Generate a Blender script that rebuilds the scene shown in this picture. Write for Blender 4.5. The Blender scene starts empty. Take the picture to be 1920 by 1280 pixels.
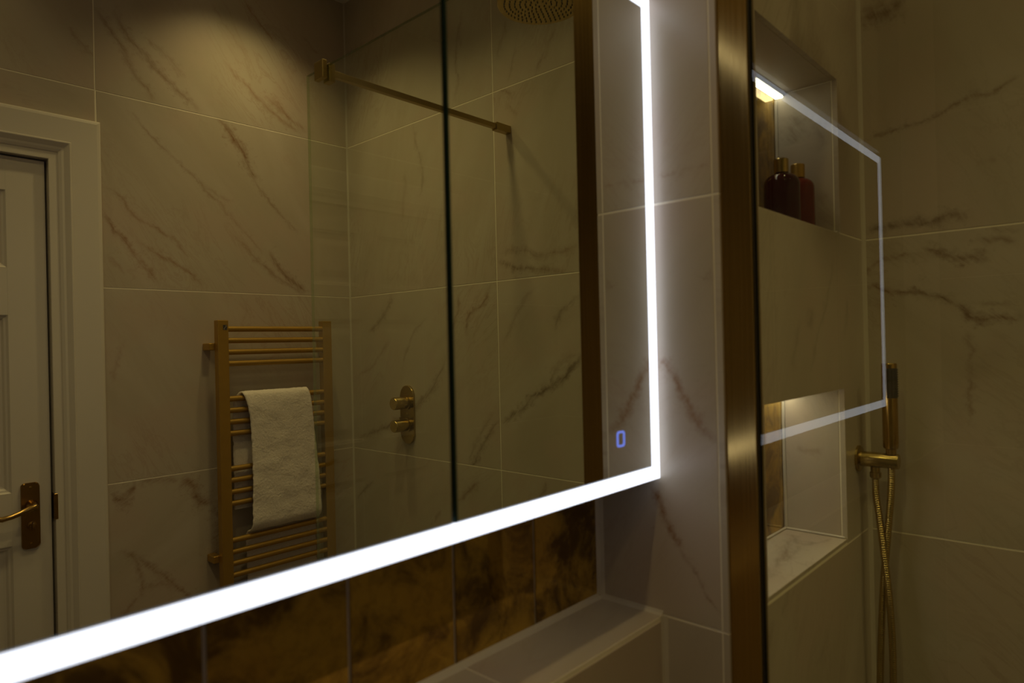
import bpy, bmesh, math, random
from mathutils import Vector, Matrix, noise

# ------------------------------------------------------------------ camera
scene = bpy.context.scene
CAM_Z = 1.42
YAW, PITCH, ROLL, FPX = 0.74749, 0.00251, -0.02306, 1248.7
cam_data = bpy.data.cameras.new('camera')
cam = bpy.data.objects.new('camera', cam_data)
scene.collection.objects.link(cam)
cam_data.sensor_width = 36.0
cam_data.lens = FPX / 1920 * 36.0
cam_data.clip_start = 0.01
fw = Vector((math.cos(YAW) * math.cos(PITCH), math.sin(YAW) * math.cos(PITCH), math.sin(PITCH)))
rt = Vector((math.sin(YAW), -math.cos(YAW), 0))
up = rt.cross(fw)
r2 = rt * math.cos(ROLL) + up * math.sin(ROLL)
u2 = -rt * math.sin(ROLL) + up * math.cos(ROLL)
m = Matrix((r2, u2, -fw)).transposed().to_4x4()
m.translation = Vector((0, 0, CAM_Z))
cam.matrix_world = m
cam_data.dof.use_dof = True
cam_data.dof.focus_distance = 2.25
cam_data.dof.aperture_fstop = 4.0
scene.camera = cam

# ------------------------------------------------------------------ world and exposure
world = bpy.data.worlds.new('world')
scene.world = world
world.use_nodes = True
world.node_tree.nodes['Background'].inputs[0].default_value = (0.0, 0.0, 0.0, 1)
scene.view_settings.view_transform = 'Standard'
scene.view_settings.look = 'None'
scene.view_settings.gamma = 1.0
scene.view_settings.exposure = 0.0
scene.view_settings.use_curve_mapping = False

WARM = (1.0, 0.765, 0.315)          # ceiling downlights
LED_COLOUR = (0.85, 0.89, 1.0)     # mirror edge lighting
LED_POWER = 1.9
NICHE_COLOUR = (1.0, 0.90, 0.68)   # niche strips
NICHE_POWER = (4.2, 11.5)        # upper niche, lower niche
# recessed ceiling downlights: x, y, watts, where
DOWNLIGHTS = [(1.08, -0.97, 14.5, 'above the towel radiator'), (1.0, -0.46, 15.5, 'above the shower screen support bar'), (1.17, 0.21, 3.0, 'above the rain shower arm'),
              (0.12, -0.97, 4.0, 'above the white panelled door'), (0.12, -0.42, 7.5, 'in the middle of the room'), (0.12, 0.27, 12.5, 'close in front of the mirror cabinet')]

# ------------------------------------------------------------------ measures (metres)
XR = 0.8597      # side face of the tiled partition
YM = 0.5073      # mirror plane and ledge front
YG = 0.619       # antique mirror splashback
YW = 0.406       # shower wall with the niches
XE = 1.523       # shower end wall
YO = -1.2765     # wall with door and radiator
XL = -1.10       # left wall
ZC = 2.80        # ceiling
ZJ = [0.0, 0.418, 1.018, 1.618, 2.218, 2.80]     # tile courses
XML = -0.34      # left end of the mirror recess

VEINS = {
    'back': [
        (0.6,10,[634,2468,676,2417,720,2347,772,2261,803,2226]),
        (0.7,12,[692,2480,743,2397,821,2326,895,2267,941,2230]),
        (0.4,10,[775,2424,838,2383,904,2323]),
        (0.3,8,[999,2606,1053,2532,1128,2451]),
        (0.6,7,[1103,2662,1172,2600,1222,2538]),
        (0.6,12,[1032,2423,1126,2345,1205,2288,1322,2234]),
        (0.8,14,[1196,2344,1279,2275,1338,2238]),
        (0.3,8,[1331,2613,1410,2555]),
        (0.5,9,[570,2390,597,2350,634,2318]),
        (0.5,7,[716,2188,777,2126,848,2062,949,1973,1057,1869,1152,1755]),
        (0.95,15,[990,2218,1063,2160,1110,2075,1138,2013]),
        (0.6,7,[1119,2048,1207,1935,1302,1857]),
        (0.6,8,[645,1926,696,1901,740,1840,826,1798,900,1717]),
        (0.8,9,[644,1860,679,1807,723,1745,776,1673,804,1632]),
        (0.7,10,[746,1764,809,1727,882,1689,942,1630]),
        (0.3,8,[898,2019,985,1961,1058,1934]),
        (0.6,9,[1047,1830,1112,1761,1212,1681,1330,1631]),
        (0.9,14,[1183,1777,1254,1684,1334,1633]),
        (0.3,8,[656,1715,706,1661]),
        (0.3,9,[663,1323,687,1420,702,1453]),
        (0.25,9,[1047,1448,1088,1542,1099,1599]),
        (0.9,22,[652,997,688,966,705,980,724,1005]),
        (0.5,14,[724,1005,778,1009,843,988]),
        (0.9,20,[851,993,890,976,913,924,958,910]),
        (0.7,20,[958,916,979,857,973,776,954,691]),
        (0.6,12,[653,802,704,786,729,724,736,647]),
        (0.7,10,[707,795,780,715,836,656,905,561]),
        (0.5,9,[656,597,727,649]),
        (0.4,12,[740,662,787,674,852,630]),
    ],
    'right': [
        (0.5,9,[-566,2527,-610,2462,-624,2369,-621,2278,-641,2235]),
        (0.35,8,[-584,2525,-602,2460,-593,2404]),
        (0.45,8,[-855,2219,-843,2139,-816,2067,-812,1991,-832,1947]),
        (0.3,9,[-907,2056,-920,1942,-939,1876]),
        (0.6,8,[-186,2344,-220,2308,-237,2271,-263,2251,-280,2224]),
        (0.4,12,[-395,2437,-401,2387,-421,2354,-434,2311]),
        (0.35,7,[-348,2340,-372,2280,-387,2235]),
        (0.6,9,[-425,2219,-400,2205,-375,2184]),
        (0.5,9,[-385,2158,-368,2137,-346,2122]),
        (0.8,12,[-449,1685,-390,1657,-281,1639,-176,1620]),
        (0.6,12,[-434,1704,-344,1710,-280,1679,-178,1684,-130,1689]),
        (0.75,10,[-1003,1612,-1055,1539,-1154,1477]),
        (0.4,9,[-1025,1447,-1095,1377,-1248,1296]),
        (0.8,12,[-729,1413,-768,1283,-861,1204,-939,1161,-1106,1100,-1257,1053]),
        (0.8,10,[-485,1607,-523,1549,-587,1508,-595,1438]),
        (0.65,9,[-637,1582,-647,1520,-689,1458]),
        (0.35,8,[-806,1518,-899,1435,-949,1327]),
        (0.95,12,[-129,1397,-169,1344,-230,1296,-314,1254,-382,1202,-446,1173]),
        (0.85,10,[-446,1178,-525,1107,-578,1024,-659,925]),
        (0.6,10,[-145,1378,-208,1359,-251,1280]),
        (0.6,8,[-132,1557,-193,1507,-229,1458]),
        (0.4,8,[-304,1585,-349,1542,-432,1417]),
        (0.5,8,[-474,1205,-536,1141,-603,1021]),
        (0.65,10,[-1148,901,-1203,862,-1259,819]),
        (0.75,10,[-555,965,-606,928,-666,888]),
        (0.5,8,[-755,847,-808,782]),
        (0.6,7,[-275,1005,-284,978,-298,949]),
        (0.85,18,[404,2080,381,2078,357,2074,335,2078,309,2086]),
        (0.6,16,[401,2095,377,2095,352,2096]),
        (0.75,6,[400,1819,377,1829,325,1835,288,1841,265,1845,229,1860,182,1868,147,1883,132,1887]),
        (0.4,6,[284,1834,263,1843]),
        (0.3,8,[211,1737,174,1737]),
        (0.85,10,[403,1636,381,1638,348,1642,315,1648,283,1641,255,1647,218,1643]),
        (0.7,9,[393,1568,368,1578,331,1576,302,1574,282,1583]),
        (0.6,10,[400,1549,396,1556,390,1570]),
        (0.95,11,[307,1588,279,1585,246,1568,209,1563,189,1553]),
        (1,8,[403,1522,378,1515,363,1504,324,1504,298,1496,270,1488,242,1476]),
        (1,10,[246,1480,227,1457,212,1446,180,1448,141,1445]),
        (0.5,7,[224,1472,190,1469,160,1471]),
        (0.6,9,[196,1455,181,1448,168,1440]),
        (0.5,7,[228,1428,220,1393,223,1361,211,1333]),
        (0.5,6,[220,1342,227,1297,232,1243]),
        (0.6,10,[209,1595,168,1587,138,1580]),
        (0.5,9,[180,1614,138,1602]),
    ],
    'niche': [
        (0.4,6,[1341,1565,1296,1494,1246,1430,1210,1382,1195,1361]),
        (0.4,16,[1210,1471,1201,1448,1202,1429]),
        (0.4,10,[1072,1022,1062,1003,1052,981]),
        (0.4,9,[1014,989,990,965,974,939]),
        (0.35,10,[1267,894,1240,875,1210,848]),
        (0.3,9,[1152,1448,1124,1394,1110,1360]),
        (0.3,10,[1417,1492,1400,1450,1377,1409]),
    ],
    'nib': [
        (0.8,9,[508,1402,497,1386,478,1354,460,1326,443,1301,419,1284]),
        (1,6,[517,1204,508,1183,498,1158,478,1123]),
        (0.7,4,[480,1127,461,1099,439,1067,418,1043]),
        (0.4,5,[437,1511,427,1506,421,1519]),
        (0.35,5,[498,1658,452,1659,419,1660]),
    ],
    'shelf': [
        (0.7,9,[1335,504,1256,470,1182,460,1154,454,1106,441,1063,431]),
        (0.6,8,[1345,503,1313,479,1285,460]),
        (0.6,8,[1285,460,1241,453,1194,454,1159,452]),
        (0.6,7,[1283,462,1319,444,1335,436,1370,435]),
    ],
    'nside': [
        (0.55,26,[504,1872,487,1841,494,1804]),
        (0.35,14,[456,1844,436,1818,432,1786]),
        (0.35,7,[504,1201,482,1190,449,1188]),
        (0.4,22,[444,1704,435,1666,429,1639]),
    ],
}

# ------------------------------------------------------------------ helpers
COL = scene.collection
def link(name, me, mat, parent=None):
    o = bpy.data.objects.new(name, me)
    COL.objects.link(o)
    if mat is not None:
        for mm in (mat if isinstance(mat, (list, tuple)) else [mat]):
            me.materials.append(mm)
    if parent is not None:
        o.parent = parent
    return o
def finish(name, bm, mat, parent=None, smooth=False):
    bmesh.ops.recalc_face_normals(bm, faces=bm.faces[:])
    me = bpy.data.meshes.new(name)
    bm.to_mesh(me)
    bm.free()
    if smooth:
        for p in me.polygons:
            p.use_smooth = True
        try:
            me.set_sharp_from_angle(angle=math.radians(38))
        except Exception:
            pass
    return link(name, me, mat, parent)
def tag(o, label=None, cat=None, group=None, kind=None):
    if label: o['label'] = label
    if cat: o['category'] = cat
    if group: o['group'] = group
    if kind: o['kind'] = kind
    return o
def thing(name, label, cat, loc=(0, 0, 0), group=None):
    o = bpy.data.objects.new(name, None)
    o.empty_display_size = 0.05
    COL.objects.link(o)
    o.location = loc
    return tag(o, label, cat, group)
def struct_empty(name):
    o = bpy.data.objects.new(name, None)
    COL.objects.link(o)
    o['kind'] = 'structure'
    return o
def box(bm, x0, x1, y0, y1, z0, z1, bevel=0.0, seg=1):
    g = bmesh.ops.create_cube(bm, size=1.0)
    vs = g['verts']
    for v in vs:
        v.co = Vector((x0 if v.co.x < 0 else x1, y0 if v.co.y < 0 else y1, z0 if v.co.z < 0 else z1))
    if bevel:
        es = list({e for v in vs for e in v.link_edges})
        bmesh.ops.bevel(bm, geom=es, offset=bevel, segments=seg, affect='EDGES', profile=0.5)
def boxobj(name, b, mat, parent=None, bevel=0.0, seg=1, origin=None):
    bm = bmesh.new()
    o0 = origin or (0, 0, 0)
    box(bm, b[0] - o0[0], b[1] - o0[0], b[2] - o0[1], b[3] - o0[1], b[4] - o0[2], b[5] - o0[2], bevel, seg)
    return finish(name, bm, mat, parent)
def frame_of(d):
    d = d.normalized()
    a = Vector((0, 0, 1)) if abs(d.z) < 0.9 else Vector((1, 0, 0))
    n = d.cross(a).normalized()
    return n, d.cross(n).normalized()
def tube(bm, pts, r, n=12, caps=True):
    pts = [Vector(p) for p in pts]
    rings = []
    pn = None
    for i, p in enumerate(pts):
        d = (pts[min(i + 1, len(pts) - 1)] - pts[max(i - 1, 0)])
        if pn is None:
            nn, bb = frame_of(d)
        else:
            dd = d.normalized()
            nn = (pn - dd * pn.dot(dd)).normalized()
            bb = dd.cross(nn)
        pn = nn
        rr = r[i] if isinstance(r, (list, tuple)) else r
        rings.append([bm.verts.new(p + (nn * math.cos(2 * math.pi * k / n) + bb * math.sin(2 * math.pi * k / n)) * rr) for k in range(n)])
    for a, b in zip(rings, rings[1:]):
        for k in range(n):
            bm.faces.new((a[k], a[(k + 1) % n], b[(k + 1) % n], b[k]))
    if caps:
        bm.faces.new(rings[0][::-1])
        bm.faces.new(rings[-1])
def lathe(bm, prof, origin, axis, n=32):
    """prof: (radius, distance along axis)"""
    axis = Vector(axis).normalized()
    nn, bb = frame_of(axis)
    o = Vector(origin)
    rings = []
    for r, h in prof:
        if r < 1e-6:
            rings.append([bm.verts.new(o + axis * h)])
        else:
            rings.append([bm.verts.new(o + axis * h + (nn * math.cos(2 * math.pi * k / n) + bb * math.sin(2 * math.pi * k / n)) * r) for k in range(n)])
    for a, b in zip(rings, rings[1:]):
        for k in range(n):
            va = [a[k % len(a)], a[(k + 1) % len(a)]] if len(a) > 1 else [a[0]]
            vb = [b[(k + 1) % len(b)], b[k % len(b)]] if len(b) > 1 else [b[0]]
            if len(va) + len(vb) >= 3:
                bm.faces.new(va + vb)
def prism(bm, poly, place, depth, bevel=0.0):
    """poly: (a, b) points; place(a, b, d) gives the point at depth d behind the face"""
    f = [bm.verts.new(place(a, b, 0)) for a, b in poly]
    k = [bm.verts.new(place(a, b, depth)) for a, b in poly]
    n = len(poly)
    face = bm.faces.new(f)
    bm.faces.new(k[::-1])
    for i in range(n):
        bm.faces.new((f[i], k[i], k[(i + 1) % n], f[(i + 1) % n]))
    if bevel:
        bmesh.ops.bevel(bm, geom=list(face.edges), offset=bevel, segments=1, affect='EDGES', profile=0.5)

# ------------------------------------------------------------------ materials
def mat_new(name):
    mt = bpy.data.materials.new(name)
    mt.use_nodes = True
    nt = mt.node_tree
    return mt, nt, nt.nodes['Principled BSDF']
def N(nt, kind, **kw):
    n = nt.nodes.new(kind)
    for k, v in kw.items():
        setattr(n, k, v)
    return n
def math_n(nt, op, a, b=None, c=None, clamp=False):
    n = N(nt, 'ShaderNodeMath', operation=op, use_clamp=clamp)
    for i, v in enumerate((a, b, c)):
        if v is None: continue
        if isinstance(v, (int, float)): n.inputs[i].default_value = v
        else: nt.links.new(v, n.inputs[i])
    return n.outputs[0]
def noise_n(nt, vec, scale, detail=3.0, rough=0.55, dist=0.0):
    n = N(nt, 'ShaderNodeTexNoise')
    n.inputs['Scale'].default_value = scale
    n.inputs['Detail'].default_value = detail
    n.inputs['Roughness'].default_value = rough
    n.inputs['Distortion'].default_value = dist
    if vec is not None: nt.links.new(vec, n.inputs['Vector'])
    return n
def maprange(nt, v, a, b, c, d, smooth=False):
    n = N(nt, 'ShaderNodeMapRange')
    if smooth: n.interpolation_type = 'SMOOTHSTEP'
    nt.links.new(v, n.inputs['Value'])
    for k, x in zip(('From Min', 'From Max', 'To Min', 'To Max'), (a, b, c, d)):
        n.inputs[k].default_value = x
    return n.outputs['Result']
def mixcol(nt, fac, a, b):
    n = N(nt, 'ShaderNodeMix', data_type='RGBA')
    ins = [s for s in n.inputs if s.type == 'RGBA']
    fs = n.inputs[0]
    if isinstance(fac, (int, float)): fs.default_value = fac
    else: nt.links.new(fac, fs)
    for s, v in zip(ins, (a, b)):
        if isinstance(v, tuple): s.default_value = (*v, 1)
        else: nt.links.new(v, s)
    return [s for s in n.outputs if s.type == 'RGBA'][0]
def bump(nt, h, strength, dist, bs):
    n = N(nt, 'ShaderNodeBump')
    n.inputs['Strength'].default_value = strength
    n.inputs['Distance'].default_value = dist
    nt.links.new(h, n.inputs['Height'])
    nt.links.new(n.outputs[0], bs.inputs['Normal'])
def simple(name, col, rough=0.5, metal=0.0, spec=0.5, var=0.0, scale=8.0, bumps=0.0):
    mt, nt, bs = mat_new(name)
    bs.inputs['Roughness'].default_value = rough
    bs.inputs['Metallic'].default_value = metal
    bs.inputs['Specular IOR Level'].default_value = spec
    tc = N(nt, 'ShaderNodeTexCoord')
    nz = noise_n(nt, tc.outputs['Object'], scale, 4)
    lo = tuple(c * (1 - var) for c in col)
    hi = tuple(min(1, c * (1 + var)) for c in col)
    nt.links.new(mixcol(nt, nz.outputs['Fac'], lo, hi), bs.inputs['Base Color'])
    if bumps:
        nb = noise_n(nt, tc.outputs['Object'], scale * 12, 4)
        bump(nt, nb.outputs['Fac'], bumps, 0.002, bs)
    return mt
def brushed(name, col, rough, sx=300, sy=300, sz=4, bumps=0.12, var=0.25):
    mt, nt, bs = mat_new(name)
    bs.inputs['Metallic'].default_value = 1.0
    tc = N(nt, 'ShaderNodeTexCoord')
    mp = N(nt, 'ShaderNodeMapping')
    mp.inputs['Scale'].default_value = (sx, sy, sz)
    nt.links.new(tc.outputs['Object'], mp.inputs['Vector'])
    nz = noise_n(nt, mp.outputs[0], 1.0, 3)
    nt.links.new(mixcol(nt, nz.outputs['Fac'], tuple(c * (1 - var) for c in col), tuple(min(1, c * (1 + var)) for c in col)), bs.inputs['Base Color'])
    nt.links.new(maprange(nt, nz.outputs['Fac'], 0.25, 0.75, rough * 0.8, rough * 1.2), bs.inputs['Roughness'])
    bump(nt, nz.outputs['Fac'], bumps, 0.0004, bs)
    return mt
def emitter(name, col, power):
    mt, nt, bs = mat_new(name)
    nt.nodes.remove(bs)
    e = N(nt, 'ShaderNodeEmission')
    e.inputs[0].default_value = (*col, 1)
    e.inputs[1].default_value = power
    nt.links.new(e.outputs[0], nt.nodes['Material Output'].inputs[0])
    return mt

TILE_BASE_A = (0.51, 0.45, 0.38)
TILE_BASE_B = (0.45, 0.39, 0.315)
TILE_PINK = (0.49, 0.40, 0.335)
VEIN_BROWN = (0.21, 0.115, 0.055)
VEIN_RUST = (0.27, 0.13, 0.055)
VEIN_GREY = (0.165, 0.12, 0.08)
def marble(name, ax, veins, angle, seed, rough=0.34, grain=0.25, rust=False):
    """Porcelain tile with drawn veins. ax 0: plane across x (coordinates y, z); 1: plane across y (x, z); 2: plane across z (x, y)."""
    mt, nt, bs = mat_new(name)
    bs.inputs['Roughness'].default_value = rough
    bs.inputs['Specular IOR Level'].default_value = 0.4
    geo = N(nt, 'ShaderNodeNewGeometry')
    sp = N(nt, 'ShaderNodeSeparateXYZ')
    nt.links.new(geo.outputs['Position'], sp.inputs[0])
    cb = N(nt, 'ShaderNodeCombineXYZ')
    a, b = {0: (1, 2), 1: (0, 2), 2: (0, 1)}[ax]
    nt.links.new(sp.outputs[a], cb.inputs[0])
    nt.links.new(sp.outputs[b], cb.inputs[1])
    P = cb.outputs[0]
    off = N(nt, 'ShaderNodeVectorMath', operation='ADD')
    off.inputs[1].default_value = (seed * 3.7, seed * 1.9, seed * 0.37)
    nt.links.new(P, off.inputs[0])
    S = off.outputs[0]
    wn = noise_n(nt, S, 14, 8, 0.72)
    w1 = N(nt, 'ShaderNodeVectorMath', operation='SUBTRACT')
    nt.links.new(wn.outputs['Color'], w1.inputs[0]); w1.inputs[1].default_value = (.5, .5, .5)
    w2 = N(nt, 'ShaderNodeVectorMath', operation='MULTIPLY')
    nt.links.new(w1.outputs[0], w2.inputs[0]); w2.inputs[1].default_value = (.055, .055, 0)
    w3 = N(nt, 'ShaderNodeVectorMath', operation='ADD')
    nt.links.new(w2.outputs[0], w3.inputs[0]); nt.links.new(P, w3.inputs[1])
    PW = w3.outputs[0]
    # clouds and faint strokes that follow the vein direction
    rot = N(nt, 'ShaderNodeMapping')
    rot.inputs['Rotation'].default_value = (0, 0, -angle)
    rot.inputs['Scale'].default_value = (1, 1, 1)
    nt.links.new(S, rot.inputs['Vector'])
    st = N(nt, 'ShaderNodeVectorMath', operation='MULTIPLY')
    st.inputs[1].default_value = (1.4, 5.0, 1)
    nt.links.new(rot.outputs[0], st.inputs[0])
    cloud = noise_n(nt, st.outputs[0], 1.2, 4, 0.55, 0.5)
    fine = noise_n(nt, st.outputs[0], 2.0, 7, 0.68, 1.6)
    patch = noise_n(nt, S, 2.3, 2)
    mask = math_n(nt, 'SUBTRACT', fine.outputs['Fac'], 0.5)
    mask = math_n(nt, 'ABSOLUTE', mask)
    mask = maprange(nt, mask, 0.0, 0.035, 1.0, 0.0, True)
    mask = math_n(nt, 'MULTIPLY', mask, maprange(nt, patch.outputs['Fac'], 0.46, 0.7, 0.0, grain * 0.8))
    base = mixcol(nt, maprange(nt, cloud.outputs['Fac'], 0.3, 0.7, 0, 1, True), TILE_BASE_A, TILE_BASE_B)
    pink = noise_n(nt, S, 4.0, 3, 0.6)
    base = mixcol(nt, maprange(nt, pink.outputs['Fac'], 0.45, 0.65, 0.0, 0.75, True), base, TILE_PINK)
    jag = noise_n(nt, S, 55, 4, 0.7)
    sst = N(nt, 'ShaderNodeVectorMath', operation='MULTIPLY')
    sst.inputs[1].default_value = (9.0, 70.0, 1)
    nt.links.new(rot.outputs[0], sst.inputs[0])
    feather = noise_n(nt, sst.outputs[0], 1.0, 4, 0.7, 0.6)
    jagv = maprange(nt, jag.outputs['Fac'], 0.3, 0.7, 0.35, 2.6)
    acc = None
    for strength, width, c in veins:
        pts = [Vector((c[i] / 1000, c[i + 1] / 1000)) for i in range(0, len(c), 2)]
        d = (pts[-1] - pts[0]); L = d.length; d /= L
        n = Vector((-d.y, d.x))
        st_ = sorted(((p - pts[0]).dot(d) / L, (p - pts[0]).dot(n)) for p in pts)
        s0, s1 = st_[0][0], st_[-1][0]
        t0 = min(t for s, t in st_) - .004; t1 = max(t for s, t in st_) + .004
        def dot(v, k, c0):
            q = N(nt, 'ShaderNodeVectorMath', operation='DOT_PRODUCT')
            nt.links.new(PW, q.inputs[0]); q.inputs[1].default_value = (v.x * k, v.y * k, 0)
            return math_n(nt, 'ADD', q.outputs['Value'], c0)
        k = 1 / (L * (s1 - s0))
        s = dot(d, k, -pts[0].dot(d) * k - s0 / (s1 - s0))
        t = dot(n, 1.0, -pts[0].dot(n))
        fc = N(nt, 'ShaderNodeFloatCurve')
        cu = fc.mapping.curves[0]
        P_ = [((q - s0) / (s1 - s0), (w - t0) / (t1 - t0)) for q, w in st_]
        while len(cu.points) < len(P_): cu.points.new(0.5, 0.5)
        for cp, q in zip(cu.points, P_):
            cp.location = q
            cp.handle_type = 'AUTO'
        fc.mapping.update()
        nt.links.new(s, fc.inputs['Value'])
        tcv = math_n(nt, 'MULTIPLY_ADD', fc.outputs[0], t1 - t0, t0)
        dd = math_n(nt, 'ABSOLUTE', math_n(nt, 'SUBTRACT', t, tcv))
        dd = math_n(nt, 'MULTIPLY', dd, jagv)
        prof = maprange(nt, dd, 0.0, width / 1000 * 3.0, 1.0, 0.0)
        prof = math_n(nt, 'POWER', prof, 2.2)
        e1 = maprange(nt, s, -0.04, 0.16, 0.0, strength)
        e2 = maprange(nt, s, 0.86, 1.04, 1.0, 0.0)
        v = math_n(nt, 'MULTIPLY', prof, math_n(nt, 'MULTIPLY', e1, e2))
        acc = v if acc is None else math_n(nt, 'MAXIMUM', acc, v)
    vc = mixcol(nt, maprange(nt, patch.outputs['Fac'], 0.4, 0.62, 0, 1), VEIN_BROWN if rust else VEIN_GREY, VEIN_RUST if rust else VEIN_BROWN)
    tot = mask
    if acc is not None:
        brk = maprange(nt, feather.outputs['Fac'], 0.32, 0.62, 0.25, 1.25)
        tot = math_n(nt, 'MAXIMUM', mask, math_n(nt, 'MULTIPLY', math_n(nt, 'MULTIPLY', acc, brk), VEIN_GAIN))
    nt.links.new(mixcol(nt, tot, base, vc), bs.inputs['Base Color'])
    sand = noise_n(nt, geo.outputs['Position'], 420, 2)
    bump(nt, sand.outputs['Fac'], 0.05, 0.0006, bs)
    return mt
VEIN_GAIN = 0.85

M = {}
M['grout'] = simple('grout', (0.86, 0.80, 0.68), 0.85, var=0.06, scale=40)
M['grout_grey'] = simple('grey_grout', (0.42, 0.36, 0.30), 0.8, var=0.1, scale=40)
M['silicone'] = simple('silicone', (0.54, 0.49, 0.42), 0.45, var=0.04, scale=30)
M['plaster'] = simple('ceiling_paint', (0.72, 0.69, 0.63), 0.8, var=0.02, scale=5)
M['paint'] = simple('white_gloss_paint', (0.66, 0.61, 0.56), 0.38, var=0.03, scale=6, bumps=0.03)
M['dark'] = simple('painted_gap_shade', (0.015, 0.012, 0.01), 0.8)
M['brass'] = brushed('brushed_brass', (0.44, 0.30, 0.10), 0.20, 420, 420, 2.5, 0.06, 0.2)
M['brass_bar'] = brushed('brushed_brass_bar', (0.40, 0.30, 0.12), 0.34, 5, 260, 260, 0.05, 0.12)
M['satin'] = brushed('satin_brass', (0.46, 0.345, 0.13), 0.24, 60, 60, 60, 0.03, 0.12)
M['polished'] = simple('polished_brass', (0.44, 0.28, 0.09), 0.2, 1.0, var=0.15, scale=20)
M['old_brass'] = simple('dull_brass', (0.34, 0.20, 0.06), 0.28, 1.0, var=0.2, scale=25)
M['gold_paint'] = simple('gold_lacquer', (0.50, 0.315, 0.075), 0.38, 0.75, var=0.08, scale=30)
M['seal'] = simple('dark_seal', (0.03, 0.028, 0.024), 0.45)
M['rubber'] = simple('dark_rubber', (0.05, 0.045, 0.05), 0.6)
M['floor_tile'] = simple('dark_floor_tile', (0.13, 0.105, 0.085), 0.4, var=0.2, scale=3)
M['led'] = emitter('mirror_led_diffuser', LED_COLOUR, LED_POWER)
M['led_blue'] = emitter('touch_symbol_light', (0.22, 0.30, 1.0), 0.7)
M['niche_led'] = emitter('niche_led_diffuser', NICHE_COLOUR, NICHE_POWER[0])
M['niche_led_low'] = emitter('lower_niche_led_diffuser', NICHE_COLOUR, NICHE_POWER[1])
M['lamp'] = emitter('downlight_lens', WARM, 6.0)
M['alu'] = simple('aluminium', (0.55, 0.55, 0.54), 0.35, 1.0, var=0.05)
M['carcass'] = simple('cabinet_carcass', (0.10, 0.10, 0.10), 0.5, var=0.05)
M['glass_edge'] = simple('dark_green_glass_edge', (0.012, 0.03, 0.024), 0.2, var=0.2)

def make_mirror():
    mt, nt, bs = mat_new('mirror_silver')
    nt.nodes.remove(bs)
    g = N(nt, 'ShaderNodeBsdfGlossy')
    g.inputs['Roughness'].default_value = 0.0
    tc = N(nt, 'ShaderNodeTexCoord')
    nz = noise_n(nt, tc.outputs['Object'], 2, 2)
    nt.links.new(mixcol(nt, nz.outputs['Fac'], (0.86, 0.88, 0.84), (0.87, 0.89, 0.85)), g.inputs['Color'])
    nt.links.new(g.outputs[0], nt.nodes['Material Output'].inputs[0])
    return mt
M['mirror'] = make_mirror()
def make_glass():
    mt, nt, bs = mat_new('clear_glass')
    nt.nodes.remove(bs)
    lw = N(nt, 'ShaderNodeLayerWeight'); lw.inputs['Blend'].default_value = 0.5
    p = math_n(nt, 'POWER', lw.outputs['Facing'], 5.0)
    f = math_n(nt, 'MULTIPLY_ADD', p, 0.955, 0.045)
    tr = N(nt, 'ShaderNodeBsdfTransparent')
    tc = N(nt, 'ShaderNodeTexCoord')
    nz = noise_n(nt, tc.outputs['Object'], 1.5, 2)
    nt.links.new(mixcol(nt, nz.outputs['Fac'], (0.955, 0.982, 0.925), (0.96, 0.985, 0.93)), tr.inputs[0])
    g = N(nt, 'ShaderNodeBsdfGlossy'); g.inputs['Roughness'].default_value = 0.0
    g.inputs['Color'].default_value = (1, 1, 1, 1)
    mx = N(nt, 'ShaderNodeMixShader')
    nt.links.new(f, mx.inputs[0]); nt.links.new(tr.outputs[0], mx.inputs[1]); nt.links.new(g.outputs[0], mx.inputs[2])
    nt.links.new(mx.outputs[0], nt.nodes['Material Output'].inputs[0])
    return mt
M['glass'] = make_glass()
def make_glass_rim(name, lo, hi, fac):
    mt, nt, bs = mat_new(name)
    bs.inputs['Roughness'].default_value = 0.25
    tc = N(nt, 'ShaderNodeTexCoord')
    nz = noise_n(nt, tc.outputs['Object'], 6, 2)
    nt.links.new(mixcol(nt, nz.outputs['Fac'], lo, hi), bs.inputs['Base Color'])
    tr = N(nt, 'ShaderNodeBsdfTransparent'); tr.inputs[0].default_value = (0.85, 0.95, 0.75, 1)
    mx = N(nt, 'ShaderNodeMixShader'); mx.inputs[0].default_value = fac
    nt.links.new(tr.outputs[0], mx.inputs[1]); nt.links.new(bs.outputs[0], mx.inputs[2])
    nt.links.new(mx.outputs[0], nt.nodes['Material Output'].inputs[0])
    return mt
M['glass_rim'] = make_glass_rim('green_glass_rim', (0.05, 0.06, 0.03), (0.065, 0.075, 0.038), 0.62)
M['glass_edge_pale'] = make_glass_rim('pale_polished_glass_edge', (0.42, 0.46, 0.30), (0.46, 0.50, 0.33), 0.28)
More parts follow.
